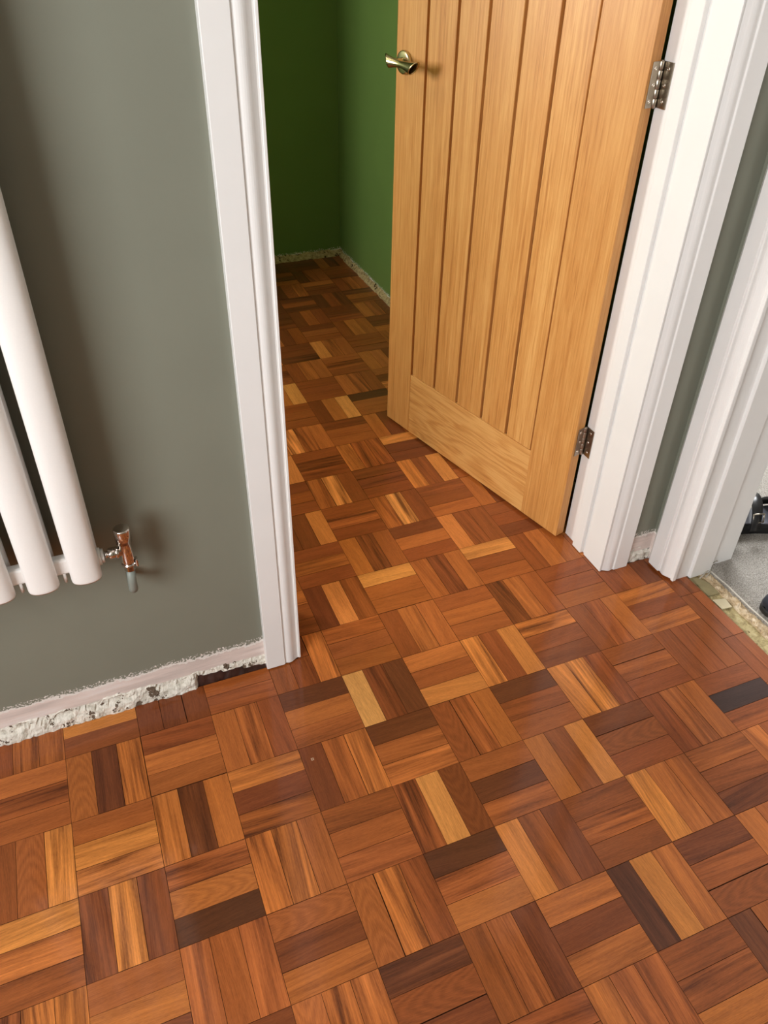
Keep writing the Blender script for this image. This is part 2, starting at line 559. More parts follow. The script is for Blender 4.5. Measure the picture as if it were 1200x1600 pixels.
# ------------------------------------------------------------------ broken plaster at the wall feet
def rubble(name, parent, mat, x0, x1, y_wall, ztop, out, seed, nx, hole=None, axis='x', sgn=-1, base=0.0):
    """lumpy ledge running along a wall foot. axis x: runs along x and bulges in y."""
    nz = 7
    bb = MB()
    vs = []
    for i in range(nx + 1):
        t = x0 + (x1 - x0) * i / nx
        for k in range(nz + 1):
            s = k / nz
            nA = noise.noise(Vector((t * 3.1 + seed, s * 2.0, seed * 1.7)))
            nB = noise.noise(Vector((t * 11.0 + seed, s * 5.0, 3.3)))
            nC = noise.noise(Vector((t * 27.0 + seed, s * 9.0, 7.1)))
            top = ztop * (1 + 0.30 * noise.noise(Vector((t * 2.3, seed, 0))) + 0.12 * noise.noise(Vector((t * 9, seed, 1))))
            z = base + (top - base) * s
            bulge = out * (1 - s ** 1.6) * (1 + 0.35 * nA) + 0.022 * nB + 0.012 * nC + 0.012 * (1 - s)
            if 0.5 < s < 0.95 and nA + 0.6 * nB > 0.12: bulge -= 0.05
            if k == nz: bulge = -0.03
            if hole:
                h = max(0.0, min(1.0, (t - hole[0]) / 0.10)) * max(0.0, min(1.0, (hole[1] - t) / 0.05))
                lim = 0.62 - 0.25 * (t - hole[0])+ 0.22 * noise.noise(Vector((t * 5, 9.0, 0)))
                if s < lim: bulge = bulge * (1 - h) + (-0.10) * h
            z += 0.012 * nB * (0 if k in (0, nz) else 1)
            vs.append((t, y_wall + sgn * bulge, z) if axis == 'x' else (y_wall + sgn * bulge, t, z))
    w = nz + 1
    fs = [(i * w + k, (i + 1) * w + k, (i + 1) * w + k + 1, i * w + k + 1) for i in range(nx) for k in range(nz)]
    bb.add(vs, fs, 0, False)
    return bb.build(name, mat, parent)


rubble('plaster_edge', wall_front, M_RUBBLE, -17, -1.00, WY0, 0.30, 0.075, 2.0, 620, hole=(-2.10, -0.98))
b = MB()
vs = []; N = 60
for i in range(N + 1):
    t = -2.16 + 1.2 * i / N
    for k in range(4):
        vs.append((t, 0.585 + 0.03 * k + 0.02 * noise.noise(Vector((t * 9, k * 1.0, 0))), -0.02 + 0.075 * k + 0.02 * noise.noise(Vector((t * 7, k * 2.0, 4)))))
b.add(vs, [(i * 4 + k, (i + 1) * 4 + k, (i + 1) * 4 + k + 1, i * 4 + k + 1) for i in range(N) for k in range(3)])
b.build('damp_course', M_BITUMEN, wall_front)
rubble('plaster_edge', wall_front, M_RUBBLE, 5.30, 6.15, WY0, 0.30, 0.03, 5.0, 40)
rubble('plaster_edge', wall_gb, M_RUBBLE2, -1.6, GX1, GY1, 0.20, 0.16, 8.0, 360)
rubble('plaster_edge', wall_gr, M_RUBBLE2, WY1, GY1, GX1, 0.19, 0.10, 12.0, 360, axis='y')

# ------------------------------------------------------------------ parquet blocks
PAL = {0: (58, 39, 34), 1: (86, 48, 27), 2: (100, 54, 29), 3: (116, 62, 31), 4: (136, 74, 36), 5: (153, 87, 43), 6: (170, 101, 50), 7: (190, 121, 63), 8: (202, 138, 74), 9: (202, 150, 92)}
CELLS = {
    (-5, -1): '4 5S 5s', (-4, -1): '5 7 4', (-3, -1): '3 3s 3', (-2, -1): '4 5 4s', (-1, -1): '4 4s 6S', (0, -1): '5s 5 5', (1, -1): '4 6s 6', (2, -1): '5 6 5', (3, -1): '3S 6s 5', (4, -1): '4 4 5', (5, -1): '4 5 3',
    (-5, 0): '6 4S 5', (-4, 0): '5c 2s 6S', (-3, 0): '4s 6s 5', (-2, 0): '6 5S 4', (-1, 0): '2 6 5s', (0, 0): '9 3S 2', (1, 0): '6s 5 7', (2, 0): '7S 4 7', (3, 0): '6S 4 3', (4, 0): '4 5s 6', (5, 0): '6s 4 6s',
    (-5, 1): '4 5c 7S', (-4, 1): '5 7s 7S', (-3, 1): '6S 2S 6', (-2, 1): '6S 3 4S', (-1, 1): '3 5s 6S', (0, 1): '2 5s 6S', (1, 1): '4c 5S 6', (2, 1): '2 4s 5', (3, 1): '7s 7S 4s', (4, 1): '4 5s 4', (5, 1): '4s 4s 4',
    (-5, 2): '7S 6s 4s', (-4, 2): '3S 7S 3S', (-3, 2): '5S 6c 1', (-2, 2): '6S 6S 5s', (-1, 2): '4s 5 5s', (0, 2): '4S 8 3c', (1, 2): '5 2 5s', (2, 2): '6 4 7', (3, 2): '3 4c 4', (4, 2): '4s 5s 5s', (5, 2): '4 0 4s',
    (-5, 3): '4S 6S 6S', (-4, 3): '5 6 3c', (-3, 3): '5S 5 5S', (-2, 3): '5c 3s 5s', (-1, 3): '5c 6S 4s', (0, 3): '1 5S 6', (1, 3): '7 4s 3', (2, 3): '4s 5S 4', (3, 3): '7S 6s 5s', (4, 3): '4S 4s 2s', (5, 3): '6s 5 5',
    (-3, 4): '3 4 5', (-2, 4): '6c 6S 6S', (-1, 4): '2S 4c 3s', (0, 4): '4s 5S 3s', (1, 4): '6s 3 5S', (2, 4): '1s 7 6s', (3, 4): '3s 4S 4c', (4, 4): '6 5 5',
    (0, 5): '4S 4 4', (1, 5): '6s 5s 5S', (2, 5): '4s 4S 6', (3, 5): '2s 5 4',
    (-1, -2): '6 4 4', (0, -2): '3 7 4s', (1, -2): '8 5 5', (2, -2): '5s 3S 6', (3, -2): '8s 4 5', (4, -2): '4 6 5',
    (0, -3): '4 5S 4', (1, -3): '6 3S 5', (2, -3): '3 6 4', (3, -3): '7 4s 4', (4, -3): '4 4 3',
    (0, -4): '3 3 7', (1, -4): '4 5S 4', (2, -4): '5S 8S 4', (3, -4): '4s 4 6', (4, -4): '6 3 3',
    (0, -5): '3 4 4', (1, -5): '5S 7S 4', (2, -5): '3s 3S 4', (3, -5): '7s 4S 8', (4, -5): '4 4 5',
    (0, -6): '5 4 7', (1, -6): '4 3S 4s', (2, -6): '6s 4S 5S', (3, -6): '8s 3 3', (4, -6): '4 5 4',
    (1, -7): '7S 5S 6', (2, -7): '3s 5 5', (3, -7): '6 3 5', (1, -8): '4 4 4', (2, -8): '3 6 8', (3, -8): '1 5 5',
    (1, -9): '5 6 8', (2, -9): '4 4 4', (3, -9): '6 5S 4', (2, -10): '4 5s 5', (3, -10): '5 4S 4', (4, -10): '6 6 3',
    (2, -11): '3 3 2S', (3, -11): '7 5S 5', (4, -11): '4 4 4', (3, -12): '3 5 4', (4, -12): '4 6 5', (2, -12): '6 3 4',
}
AMP = {'': 0.20, 's': 0.46, 'S': 0.74, 'c': 2.0}
GAP = 0.0042
ZB = -0.075


def proj(p):
    d = Vector(p) - Vector(CAM)
    z = d.dot(FWD)
    return (PPX + FPX * d.dot(RGT) / z, PPY + FPX * d.dot(DWN) / z, z)


def inside_poly(x, y, poly):
    c = False
    for i in range(len(poly)):
        x1, y1 = poly[i]; x2, y2 = poly[i - 1]
        if (y1 > y) != (y2 > y) and x < (x2 - x1) * (y - y1) / (y2 - y1) + x1: c = not c
    return c


DOORPOLY = [(605, 650), (868, 838), (880, 832), (1060, 0), (618, 0)]


def visible(cx, cy):
    x, y, z = proj((cx, cy, 0))
    if z < 0.5 or not (-25 < x < 1225 and 0 < y < 1650): return False
    if cy > 0.66:
        t = (0.62 - CAM[1]) / (cy - CAM[1])
        xc = CAM[0] + (cx - CAM[0]) * t
        if not (-0.75 < xc < 5.2): return False
        if inside_poly(x, y, DOORPOLY): return False
    return True


rng = random.Random(5)
blocks = []


def add_block(x0, x1, y0, y1, along, tone, flag):
    """clip a block at the walls and store it"""
    # the wall zone between hall and green room only lets blocks through in the doorway
    parts = []
    ya, yb = 0.575, WY1 - 0.03
    if y1 > ya and y0 < yb and (x0 < DX0 or x1 > DX1):
        if y0 < ya: parts.append((x0, x1, y0, min(y1, ya)))
        if y1 > yb: parts.append((x0, x1, max(y0, yb), y1))
        xa, xb = max(x0, DX0 - 0.05), min(x1, DX1 + 0.05)
        if xb - xa > 0.03 and min(y1, yb) > max(y0, ya): parts.append((xa, xb, max(y0, ya), min(y1, yb)))
    else:
        parts.append((x0, x1, y0, y1))
    for (a, b_, c, d) in parts:
        if c >= WY1 - 0.05:
            a, b_, d = max(a, GX0), min(b_, GX1 - 0.02), min(d, GY1 - 0.02)
        if b_ - a < 0.02 or d - c < 0.02: continue
        blocks.append((a, b_, c, d, along, tone, flag))


for i in range(-17, 6):
    for j in range(-17, 17):
        key = (i, j)
        if key in CELLS:
            toks = CELLS[key].split()
        else:
            toks = [str(rng.choices([2, 3, 4, 5, 6, 7], [1, 3, 4, 4, 3, 1])[0]) + rng.choice(['', 's', 'S', '', 's', 'c']) for _ in range(3)]
            if j <= -12: toks = [str(max(2, int(t[0]) - 1)) + t[1:] for t in toks]  # far rows a tone darker: dimness of the unlit end put into the colour
        for s in range(3):
            tk = toks[s]
            if (i + j) % 2 == 0:
                add_block(i + s / 3, i + (s + 1) / 3, -(j + 1), -j, 'y', int(tk[0]), tk[1:])
            else:
                add_block(i, i + 1, -j - (s + 1) / 3, -j - s / 3, 'x', int(tk[0]), tk[1:])
# edge courses beside the carpeted doorway
yy = WY0 - 0.06
while yy > -16.8:
    L = rng.choice([0.95, 1.0, 1.03])
    x_end = 6.445 if (-5.9 < yy - L / 2 < 0.05) else 6.12
    add_block(6.0, min(6.23, x_end), yy - L, yy, 'y', rng.choice([4, 4, 5]), rng.choice(['', 's']))
    if x_end > 6.4:
        add_block(6.23, 6.445, yy - L, yy, 'y', rng.choice([4, 5, 5]), rng.choice(['', 's']))
    yy -= L
# green room right margin
for k in range(16):
    add_block(6.0, 6.02, 1.7 + k, 2.7 + k, 'y', 3, '')


def block_geo(bl):
    x0, x1, y0, y1, along, tone, flag = bl
    g = GAP * rng.uniform(0.3, 1.1)
    x0 += g * 0.5; x1 -= g * 0.5; y0 += g * 0.5; y1 -= g * 0.5
    if rng.random() < 0.06:
        if along == 'x': y0 += 0.006
        else: x1 -= 0.006
    ch = 0.0016
    cx, cy = (x0 + x1) / 2, (y0 + y1) / 2
    tx, ty = rng.gauss(0, 0.0016), rng.gauss(0, 0.0016)
    h = rng.uniform(-0.004, 0.0)
    def zt(x, y): return h + tx * (x - cx) + ty * (y - cy)
    xs = (x0, x1); ys = (y0, y1)
    vs = []
    for (x, y) in ((x0, y0), (x1, y0), (x1, y1), (x0, y1)): vs.append((x, y, ZB))
    for (x, y) in ((x0, y0), (x1, y0), (x1, y1), (x0, y1)): vs.append((x, y, zt(x, y) - ch))
    for (x, y) in ((x0 + ch, y0 + ch), (x1 - ch, y0 + ch), (x1 - ch, y1 - ch), (x0 + ch, y1 - ch)): vs.append((x, y, zt(x, y)))
    fs = []
    for k in range(4):
        fs.append((k, (k + 1) % 4, 4 + (k + 1) % 4, 4 + k))
        fs.append((4 + k, 4 + (k + 1) % 4, 8 + (k + 1) % 4, 8 + k))
    fs.append((8, 9, 10, 11))
    ou, ov = rng.uniform(0, 90), rng.uniform(0, 90)
    flip = rng.random() < 0.5
    skew = rng.gauss(0, 0.05)
    def uvs(p):
        u, v = (p[0] - x0, p[1] - y0) if along == 'x' else (p[1] - y0, p[0] - x0)
        if flip: u = (1.0 - u)
        return (ou + u, ov + v + u * skew), (u, v)
    c = lin(PAL[tone])
    c = (c[0] * 1.09, c[1] * 0.99, c[2] * 0.82)
    k = rng.uniform(0.94, 1.06)
    c = (c[0] * k, c[1] * k * rng.uniform(0.96, 1.05), c[2] * k * rng.uniform(0.9, 1.1))
    return vs, fs, uvs, (*c, AMP[flag] * (rng.uniform(0.8, 1.2) if flag != 'c' else 1))


def make_blocks(name, bls, kind=None):
    V = []; F = []; G = []; Lc = []; C = []
    for bl in bls:
        vs, fs, uvs, c = block_geo(bl)
        o = len(V)
        V += [(x * S, y * S, z * S) for x, y, z in vs]
        for f in fs:
            F.append([o + q for q in f])
            for q in f:
                a, b2 = uvs(vs[q]); G += a; Lc += b2
        C += list(c) * len(vs)
    me = bpy.data.meshes.new(name)
    me.from_pydata(V, [], F)
    u1 = me.uv_layers.new(name='grain'); u1.data.foreach_set('uv', G)
    u2 = me.uv_layers.new(name='local'); u2.data.foreach_set('uv', Lc)
    ca = me.attributes.new('tone', 'FLOAT_COLOR', 'POINT'); ca.data.foreach_set('color', C)
    me.materials.append(M_PARQ)
    me.materials.append(M_EDGE)
    me.polygons.foreach_set('material_index', [0 if k % 9 == 8 else 1 for k in range(len(F))])
    me.update()
    o = bpy.data.objects.new(name, me)
    col.objects.link(o)
    o.parent = floor
    if kind: o['kind'] = kind
    return o


def px_area(bl):
    x0, x1, y0, y1 = bl[:4]
    q = [proj((x, y, 0)) for x, y in ((x0, y0), (x1, y0), (x1, y1), (x0, y1))]
    if min(p[2] for p in q) < 0.5: return 0
    return abs(sum(q[k - 1][0] * q[k][1] - q[k][0] * q[k - 1][1] for k in range(4))) / 2


vis = []; rest = []
for bl in blocks:
    (vis if visible((bl[0] + bl[1]) / 2, (bl[2] + bl[3]) / 2) else rest).append(bl)
vis.sort(key=px_area, reverse=True)
rest += vis[300:]
vis = vis[:300]
for bl in vis: make_blocks('parquet_block', [bl])
make_blocks('parquet_blocks_beyond', rest, 'stuff')

# small nail plug mark in one block near the middle
b = MB()
b.lathe((-0.86, -1.22, -0.004), (0, 0, 1), [(0.0, 0.026), (0.006, 0.026), (0.006, 0.014), (0.003, 0.012)], 4, 0, False)
b.build('nail_plug', plain('pale_filler', (206, 170, 140), 0.6), floor)

# ------------------------------------------------------------------ door linings and architraves
# architrave section: t from the outer edge (0) to the inner edge (W), d = height off the wall
ARCH = [(0.0, 0.0), (0.0, 0.108), (0.008, 0.116), (0.278, 0.116), (0.287, 0.108), (0.292, 0.094), (0.312, 0.094)]
for k in range(9):
    a = k / 8
    ARCH.append((0.312 + 0.175 * a, 0.094 + 0.018 * math.sin(math.pi * min(1, a * 1.25)) - 0.040 * a ** 2.2))
ARCH += [(0.495, 0.050), (0.515, 0.050), (0.520, 0.062), (0.545, 0.062), (0.55, 0.056), (0.55, 0.0)]


def arch_pts(fn):
    return [fn(t, d) for t, d in ARCH]


def smooth_prism(pts, z0, z1):
    bb = MB()
    if sum(pts[i - 1][0] * pts[i][1] - pts[i][0] * pts[i - 1][1] for i in range(len(pts))) < 0:
        pts = pts[::-1]
    bb.prism(pts, z0, z1)
    return bb


def trim(name, bb, label, parent=None):
    return struct(bb.build(name, M_WHITE, parent), label, 'trim')


# doorway 1, left side
trim('trim_1', smooth_prism(arch_pts(lambda t, d: (-1.02 + t, WY0 + 0.005 - d)), 0.025, DOOR_TOP), 'white moulded architrave left of the oak door, beside the radiator wall')
# doorway 1, right side
trim('trim_2', smooth_prism(arch_pts(lambda t, d: (5.60 - t, WY0 + 0.005 - d)), 0.012, DOOR_TOP), 'white moulded architrave on the hinge side of the oak door')
# head architrave
b = MB(); b.box(-1.02, 5.60, WY0 - 0.11, WY0 + 0.005, DOOR_TOP, DOOR_TOP + 0.55)
trim('trim_3', b, 'white architrave across the top of the oak door')
# lining with its planted stop
b = MB()
b.box(DX1, DX1 + 0.11, WY0 + 0.0, WY1 - 0.04, 0.008, DOOR_TOP, 0)
b.box(DX0 - 0.11, DX0, WY0 + 0.0, WY1 - 0.04, 0.008, DOOR_TOP, 0)
b.box(DX0 - 0.11, DX1 + 0.11, WY0, WY1 - 0.04, DOOR_TOP, DOOR_TOP + 0.1, 0)
lining = struct(b.build('trim_4', M_WHITE), 'white lining boards inside the oak door frame', 'trim')
b = MB()
b.box(DX1 - 0.075, DX1, 1.115, 1.36, 0.008, DOOR_TOP, 0, 0.012)
b.build('door_stop', M_WHITE, lining)
b = MB()
b.box(DX1 - 0.03, DX1, WY0 + 0.002, 1.06, 0.008, DOOR_TOP, 0, 0.006)
b.build('lining_face', M_WHITE, lining)
b = MB()
b.box(DX0, DX0 + 0.075, 1.115, 1.36, 0.008, DOOR_TOP, 0, 0.012)
b.build('door_stop', M_WHITE, lining)

# doorway 2: architrave on the right wall, stepped lining
ARCH2 = [(0.0, 0.0), (0.0, 0.05), (0.10, 0.135), (0.335, 0.135), (0.345, 0.120), (0.352, 0.100), (0.375, 0.100)]
for k in range(9):
    a = k / 8
    ARCH2.append((0.375 + 0.20 * a, 0.100 + 0.020 * math.sin(math.pi * min(1, a * 1.25)) - 0.046 * a ** 2.2))
ARCH2 += [(0.585, 0.046), (0.605, 0.046), (0.612, 0.066), (0.658, 0.066), (0.665, 0.058), (0.665, 0.0)]
pts = [(RX0 + 0.005 - d, 0.52 - t) for t, d in ARCH2]
trim('trim_5', smooth_prism(pts, 0.05, DOOR_TOP), 'white moulded architrave beside the carpeted doorway')
pts = [(RX0 + 0.005 - d, D2Y0 - 0.52 + t) for t, d in ARCH2]
trim('trim_6', smooth_prism(pts, 0.05, DOOR_TOP), 'white architrave on the near side of the carpeted doorway')
b = MB()
b.prism([(6.135, 0.06), (6.135, -0.085), (6.46, -0.085), (6.462, -0.135), (6.475, -0.148), (6.90, -0.148), (6.912, -0.135), (6.914, -0.085), (7.40, -0.085), (7.40, 0.06)], 0.0, DOOR_TOP)
lin2 = struct(b.build('trim_7', M_WHITE), 'white stepped lining of the carpeted doorway', 'trim')
b = MB()
b.box(6.17, 7.40, D2Y0 - 0.11, D2Y0, 0.0, DOOR_TOP)
struct(b.build('trim_8', M_WHITE), 'white lining on the near side of the carpeted doorway', 'trim')
b = MB()
b.box(6.17, 7.40, D2Y0 - 0.11, 0.06, DOOR_TOP, DOOR_TOP + 0.1)
b.box(RX0 - 0.12, RX0 + 0.005, D2Y0 - 0.5, 0.54, DOOR_TOP + 0.0, DOOR_TOP + 0.55)
struct(b.build('trim_9', M_WHITE), 'white head trim over the carpeted doorway', 'trim')


# ------------------------------------------------------------------ threshold and carpet
def lumpy_slab(name, mat, x0f, x1f, y0, y1, zf, ny, nx, parent=None, seed=0.0, amp=0.01, freq=6.0):
    bb = MB(); vs = []
    for i in range(ny + 1):
        y = y0 + (y1 - y0) * i / ny
        xa, xb = x0f(y), x1f(y)
        for k in range(nx + 1):
            x = xa + (xb - xa) * k / nx
            z = zf(x, y) + amp * noise.noise(Vector((x * freq + seed, y * freq, seed))) + amp * 0.5 * noise.noise(Vector((x * freq * 3 + seed, y * freq * 3, seed)))
            vs.append((x, y, z))
        vs.append((xb, y, -0.12)); vs.append((xa, y, -0.12))
    w = nx + 3
    fs = []
    for i in range(ny):
        for k in range(w):
            k2 = (k + 1) % w
            fs.append((i * w + k, i * w + k2, (i + 1) * w + k2, (i + 1) * w + k))
    bb.add(vs, fs)
    return bb.build(name, mat, parent)


thr = lumpy_slab('floor_threshold', M_DUST, lambda y: 6.45, lambda y: 6.74 + 0.03 * noise.noise(Vector((y * 4, 0, 0))), D2Y0, -0.06, lambda x, y: -0.03, 150, 10, seed=3.0, amp=0.012)
struct(thr, 'bare dusty timber threshold strip between parquet and carpet', 'threshold')
lumpy_slab('chipboard_edge', M_CHIP, lambda y: 6.70 + 0.03 * noise.noise(Vector((y * 5, 2, 0))), lambda y: 6.90, D2Y0, -0.10, lambda x, y: 0.0, 260, 10, thr, 6.0, 0.03, 11.0)
b = MB()
vs = [(6.475, -0.62, -0.012), (6.70, -0.62 - 0.02, -0.012), (6.70, -0.36, -0.012), (6.60, -0.20, -0.012), (6.50, -0.17, -0.012)]
b.add(vs + [(x, y, 0.004) for x, y, _ in vs], [(5, 6, 7, 8, 9)] + [(k, (k + 1) % 5, 5 + (k + 1) % 5, 5 + k) for k in range(5)])
b.build('timber_patch', plain('olive_adhesive', (152, 140, 104), 0.7, var=0.15, scale=40), thr)
b = MB()
vs = [(6.475, -0.96, -0.01), (6.66, -0.98, -0.01), (6.69, -0.78, -0.01), (6.475, -0.73, -0.01)]
b.add(vs + [(x, y, 0.008) for x, y, _ in vs], [(4, 5, 6, 7)] + [(k, (k + 1) % 4, 4 + (k + 1) % 4, 4 + k) for k in range(4)])
b.build('paper_scrap', plain('pale_paper', (216, 204, 172), 0.8, var=0.06), thr)
# carpet
def cz(x, y):
    e = min(1.0, max(0.0, (x - 6.88) / 0.14))
    return 0.02 + 0.085 * math.sqrt(e)
car = lumpy_slab('floor_carpet', M_CARPET, lambda y: 6.88 + 0.012 * noise.noise(Vector((y * 3, 5, 0))), lambda y: 10.0, -5.75, 0.02, cz, 240, 120, seed=1.0, amp=0.012, freq=14.0)
struct(car, 'grey speckled carpet beyond the right hand doorway', 'carpet')
b = MB()
b.box(9.9, R2X1, R2Y0, R2Y1, -0.12, 0.10)
b.box(7.40, 9.9, R2Y0, -5.75, -0.12, 0.10)
b.box(7.40, 9.9, 0.02, R2Y1, -0.12, 0.10)
b.build('carpet_field', M_CARPET, car)
# pale binding cord along the cut edge of the carpet and two frayed ends at the jamb
b = MB()
b.path([(6.90 + 0.012 * noise.noise(Vector((y * 3, 5, 0))), y, 0.05 + 0.008 * math.sin(y * 7)) for y in [-0.12 - 0.1 * k for k in range(56)]], 0.014, 8)
b.build('edge_binding', plain('pale_binding', (206, 200, 190), 0.8), car)
b = MB()
b.path([(6.90, -0.12, 0.05), (6.80, -0.16, 0.06), (6.70, -0.20, 0.03), (6.62, -0.215, 0.0)], 0.012, 6)
b.path([(6.93, -0.12, 0.06), (6.84, -0.21, 0.07), (6.72, -0.25, 0.03)], 0.010, 6)
b.path([(7.02, -0.08, 0.10), (6.95, -0.02, 0.17), (6.86, -0.06, 0.12), (6.83, -0.12, 0.05)], 0.010, 6)
b.path([(7.12, -0.06, 0.10), (7.04, -0.10, 0.19), (6.95, -0.09, 0.14)], 0.009, 6)
b.build('frayed_ends', plain('frayed_yarn', (176, 168, 154), 0.9), car)

# ------------------------------------------------------------------ oak door
A = (4.816, 1.636)
UD = Vector((-0.251, 0.968, 0)).normalized()
DW, DT = 5.235, 0.205
ZD, ZT = 0.05, 13.62
door = empty('door_1', (A[0], A[1], 0), math.atan2(UD.y, UD.x))
struct(door, 'oak cottage door standing open into the green room', 'door')
GR = [4.445, 3.705, 3.010, 2.285, 1.592, 0.925]
RAIL = 1.45


def dpart(name, x0, x1, y0, y1, z0, z1, mat, bev=0.008, parent=None):
    bb = MB(); bb.box(x0, x1, y0, y1, z0, z1, 0, bev)
    return bb.build(name, mat, parent or door)


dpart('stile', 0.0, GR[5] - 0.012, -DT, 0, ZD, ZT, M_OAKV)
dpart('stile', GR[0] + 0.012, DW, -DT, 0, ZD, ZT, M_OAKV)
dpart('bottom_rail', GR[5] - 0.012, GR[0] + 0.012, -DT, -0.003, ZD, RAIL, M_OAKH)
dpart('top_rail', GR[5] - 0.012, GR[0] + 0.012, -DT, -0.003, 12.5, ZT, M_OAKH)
dpart('core_panel', GR[5] - 0.012, GR[0] + 0.012, -DT + 0.04, -0.085, RAIL, 12.5, M_GROOVE_SHADE, 0)
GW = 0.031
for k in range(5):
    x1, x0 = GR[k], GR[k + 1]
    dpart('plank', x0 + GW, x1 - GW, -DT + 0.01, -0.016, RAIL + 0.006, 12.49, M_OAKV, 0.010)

# handle (rose and twisted lever)
hx, hz = 4.985, 7.235
hand = MB()
hand.lathe((hx, 0.0, hz), (0, 1, 0), [(0.0, 0.185), (0.045, 0.185), (0.058, 0.176), (0.064, 0.160), (0.064, 0.0)], 36, 0, False)
handle = hand.build('handle', M_BRASS, door)
b = MB()
b.lathe((hx, 0.06, hz), (0, 1, 0), [(0.0, 0.085), (0.05, 0.070), (0.16, 0.060), (0.235, 0.060)], 24, 0, True)
b.build('neck', M_BRASS, handle)
b = MB()
NS, NA = 26, 28
outer = []; inner = []
for i in range(NS + 1):
    t = i / NS
    e0, e1 = max(0.0, 1 - t * 2.2), max(0.0, t * 2.2 - 1.2)
    r = 0.052 + 0.050 * abs(2 * t - 1) ** 1.5
    for lst, rr in ((outer, r), (inner, r - 0.013)):
        for k in range(NA + 1):
            a = 2 * math.pi * k / NA
            ca, sa = math.cos(a), math.sin(a)         # ca: away from the door, sa: up
            # hollow waisted lever, both mouths cut on the slant
            ux = hx + 0.05 - 0.72 * t - 0.09 * sa * e1 + (0.05 * sa - 0.07 * ca) * e0
            lst.append((ux, 0.345 + rr * ca * 0.9, hz + 0.045 - 0.03 * t + rr * sa * 1.05))
w = NA + 1
fs = [(i * w + k, i * w + k + 1, (i + 1) * w + k + 1, (i + 1) * w + k) for i in range(NS) for k in range(NA)]
nO = len(outer)
fi = [tuple(nO + q for q in f[::-1]) for f in fs]
rim = []
for i in range(NS):
    for k, o in ((0, 0), (NA, 1)):
        q = (i * w + k, (i + 1) * w + k, nO + (i + 1) * w + k, nO + i * w + k)
        rim.append(q if o == 0 else q[::-1])
rim = []
for k in range(NA):
    rim.append((k + 1, k, nO + k, nO + k + 1))
    e = NS * w
    rim.append((e + k, e + k + 1, nO + e + k + 1, nO + e + k))
b.add(outer + inner, fs + fi + rim, 0, True)
b.build('lever', M_BRASS, handle)


# hinges
def hinge(zc):
    px, py = -0.012, -DT - 0.012          # pin in door coordinates (back corner)
    hb = MB()
    H = 0.27
    seg = [(-H, -0.165), (-0.16, -0.055), (-0.05, 0.055), (0.06, 0.165), (0.17, H)]
    for a, c in seg:
        hb.tube((px, py, zc + a), (px, py, zc + c), 0.033, None, 18, 0, True, 0.006)
    hb.tube((px, py, zc - H - 0.012), (px, py, zc + H + 0.012), 0.022, None, 14)
    h = hb.build('hinge', M_STEEL, door)
    lb = MB(); lb.box(-0.014, -0.002, -DT, -0.055, zc - H, zc + H, 0, 0.003)
    lb.build('leaf', M_STEEL, h)
    # leaf on the lining: rotate from door coordinates into the lining plane
    rz = -math.atan2(UD.y, UD.x)
    def loc(wx, wy, z):
        v = Matrix.Rotation(rz, 3, 'Z') @ Vector((wx - A[0], wy - A[1], 0))
        return (v.x, v.y, z)
    x1, ya, yb = DX1 - 0.012, 1.49, WY1 - 0.03
    pts = [loc(x1, ya, zc - H), loc(DX1 + 0.002, ya, zc - H), loc(DX1 + 0.002, yb, zc - H), loc(x1, yb, zc - H)]
    vs = pts + [(p[0], p[1], zc + H) for p in pts]
    lb = MB(); lb.add(vs, [(3, 2, 1, 0), (4, 5, 6, 7), (0, 1, 5, 4), (1, 2, 6, 5), (2, 3, 7, 6), (3, 0, 4, 7)])
    lb.build('leaf', M_STEEL, h)
    for dz, dd in ((-0.19, 0.0), (0.0, -0.02), (0.19, 0.0)):
        sb = MB()
        sb.lathe((-0.013, -0.115 + dd, zc + dz), (-1, 0, 0), [(0, 0.026), (0.006, 0.024), (0.008, 0.016), (0.004, 0.010), (0.004, 0.0)], 14, 0, False)
        sb.build('screw', M_SCREW, h)
        sb = MB()
        c = loc(x1, 1.575 - dd, zc + dz); d = loc(x1 - 1, 1.575 - dd, zc + dz)
        ax = Vector(d) - Vector(c)
        sb.lathe(c, ax, [(0, 0.026), (0.006, 0.024), (0.008, 0.016), (0.004, 0.010), (0.004, 0.0)], 14, 0, False)
        sb.build('screw', M_SCREW, h)


hinge(7.58)
hinge(2.10)

# ------------------------------------------------------------------ radiator
rad = empty('radiator', (-3.10, 0.14, 3.02))
tag(rad, 'white vertical column radiator hung on the grey green wall', 'radiator')
RT = 12.4 - 3.02


def oval_tube(cx, cy, hw, hd, z0, z1, n=36):
    bb = MB(); vs = []; rings = []
    prof = [(z0 + 0.010, 0.90), (z0, 0.97) if False else (z0 + 0.002, 0.955), (z0 + 0.022, 0.99), (z0 + 0.05, 1.0), (z1 - 0.05, 1.0), (z1 - 0.01, 0.97), (z1, 0.9)]
    for z, k in prof:
        for q in range(n):
            t = 2 * math.pi * q / n
            c, s = math.cos(t), math.sin(t)
            vs.append((cx + hw * k * math.copysign(abs(c) ** 0.95, c), cy + hd * k * math.copysign(abs(s) ** 0.95, s), z))
    fs = [(i * n + q, i * n + (q + 1) % n, (i + 1) * n + (q + 1) % n, (i + 1) * n + q) for i in range(len(prof) - 1) for q in range(n)]
    bb.add(vs, fs, 0, True)
    m = len(prof)
    bb.add([vs[q] for q in range(n)][::-1], [tuple(range(n))])
    bb.add([vs[(m - 1) * n + q] for q in range(n)], [tuple(range(n))])
    return bb


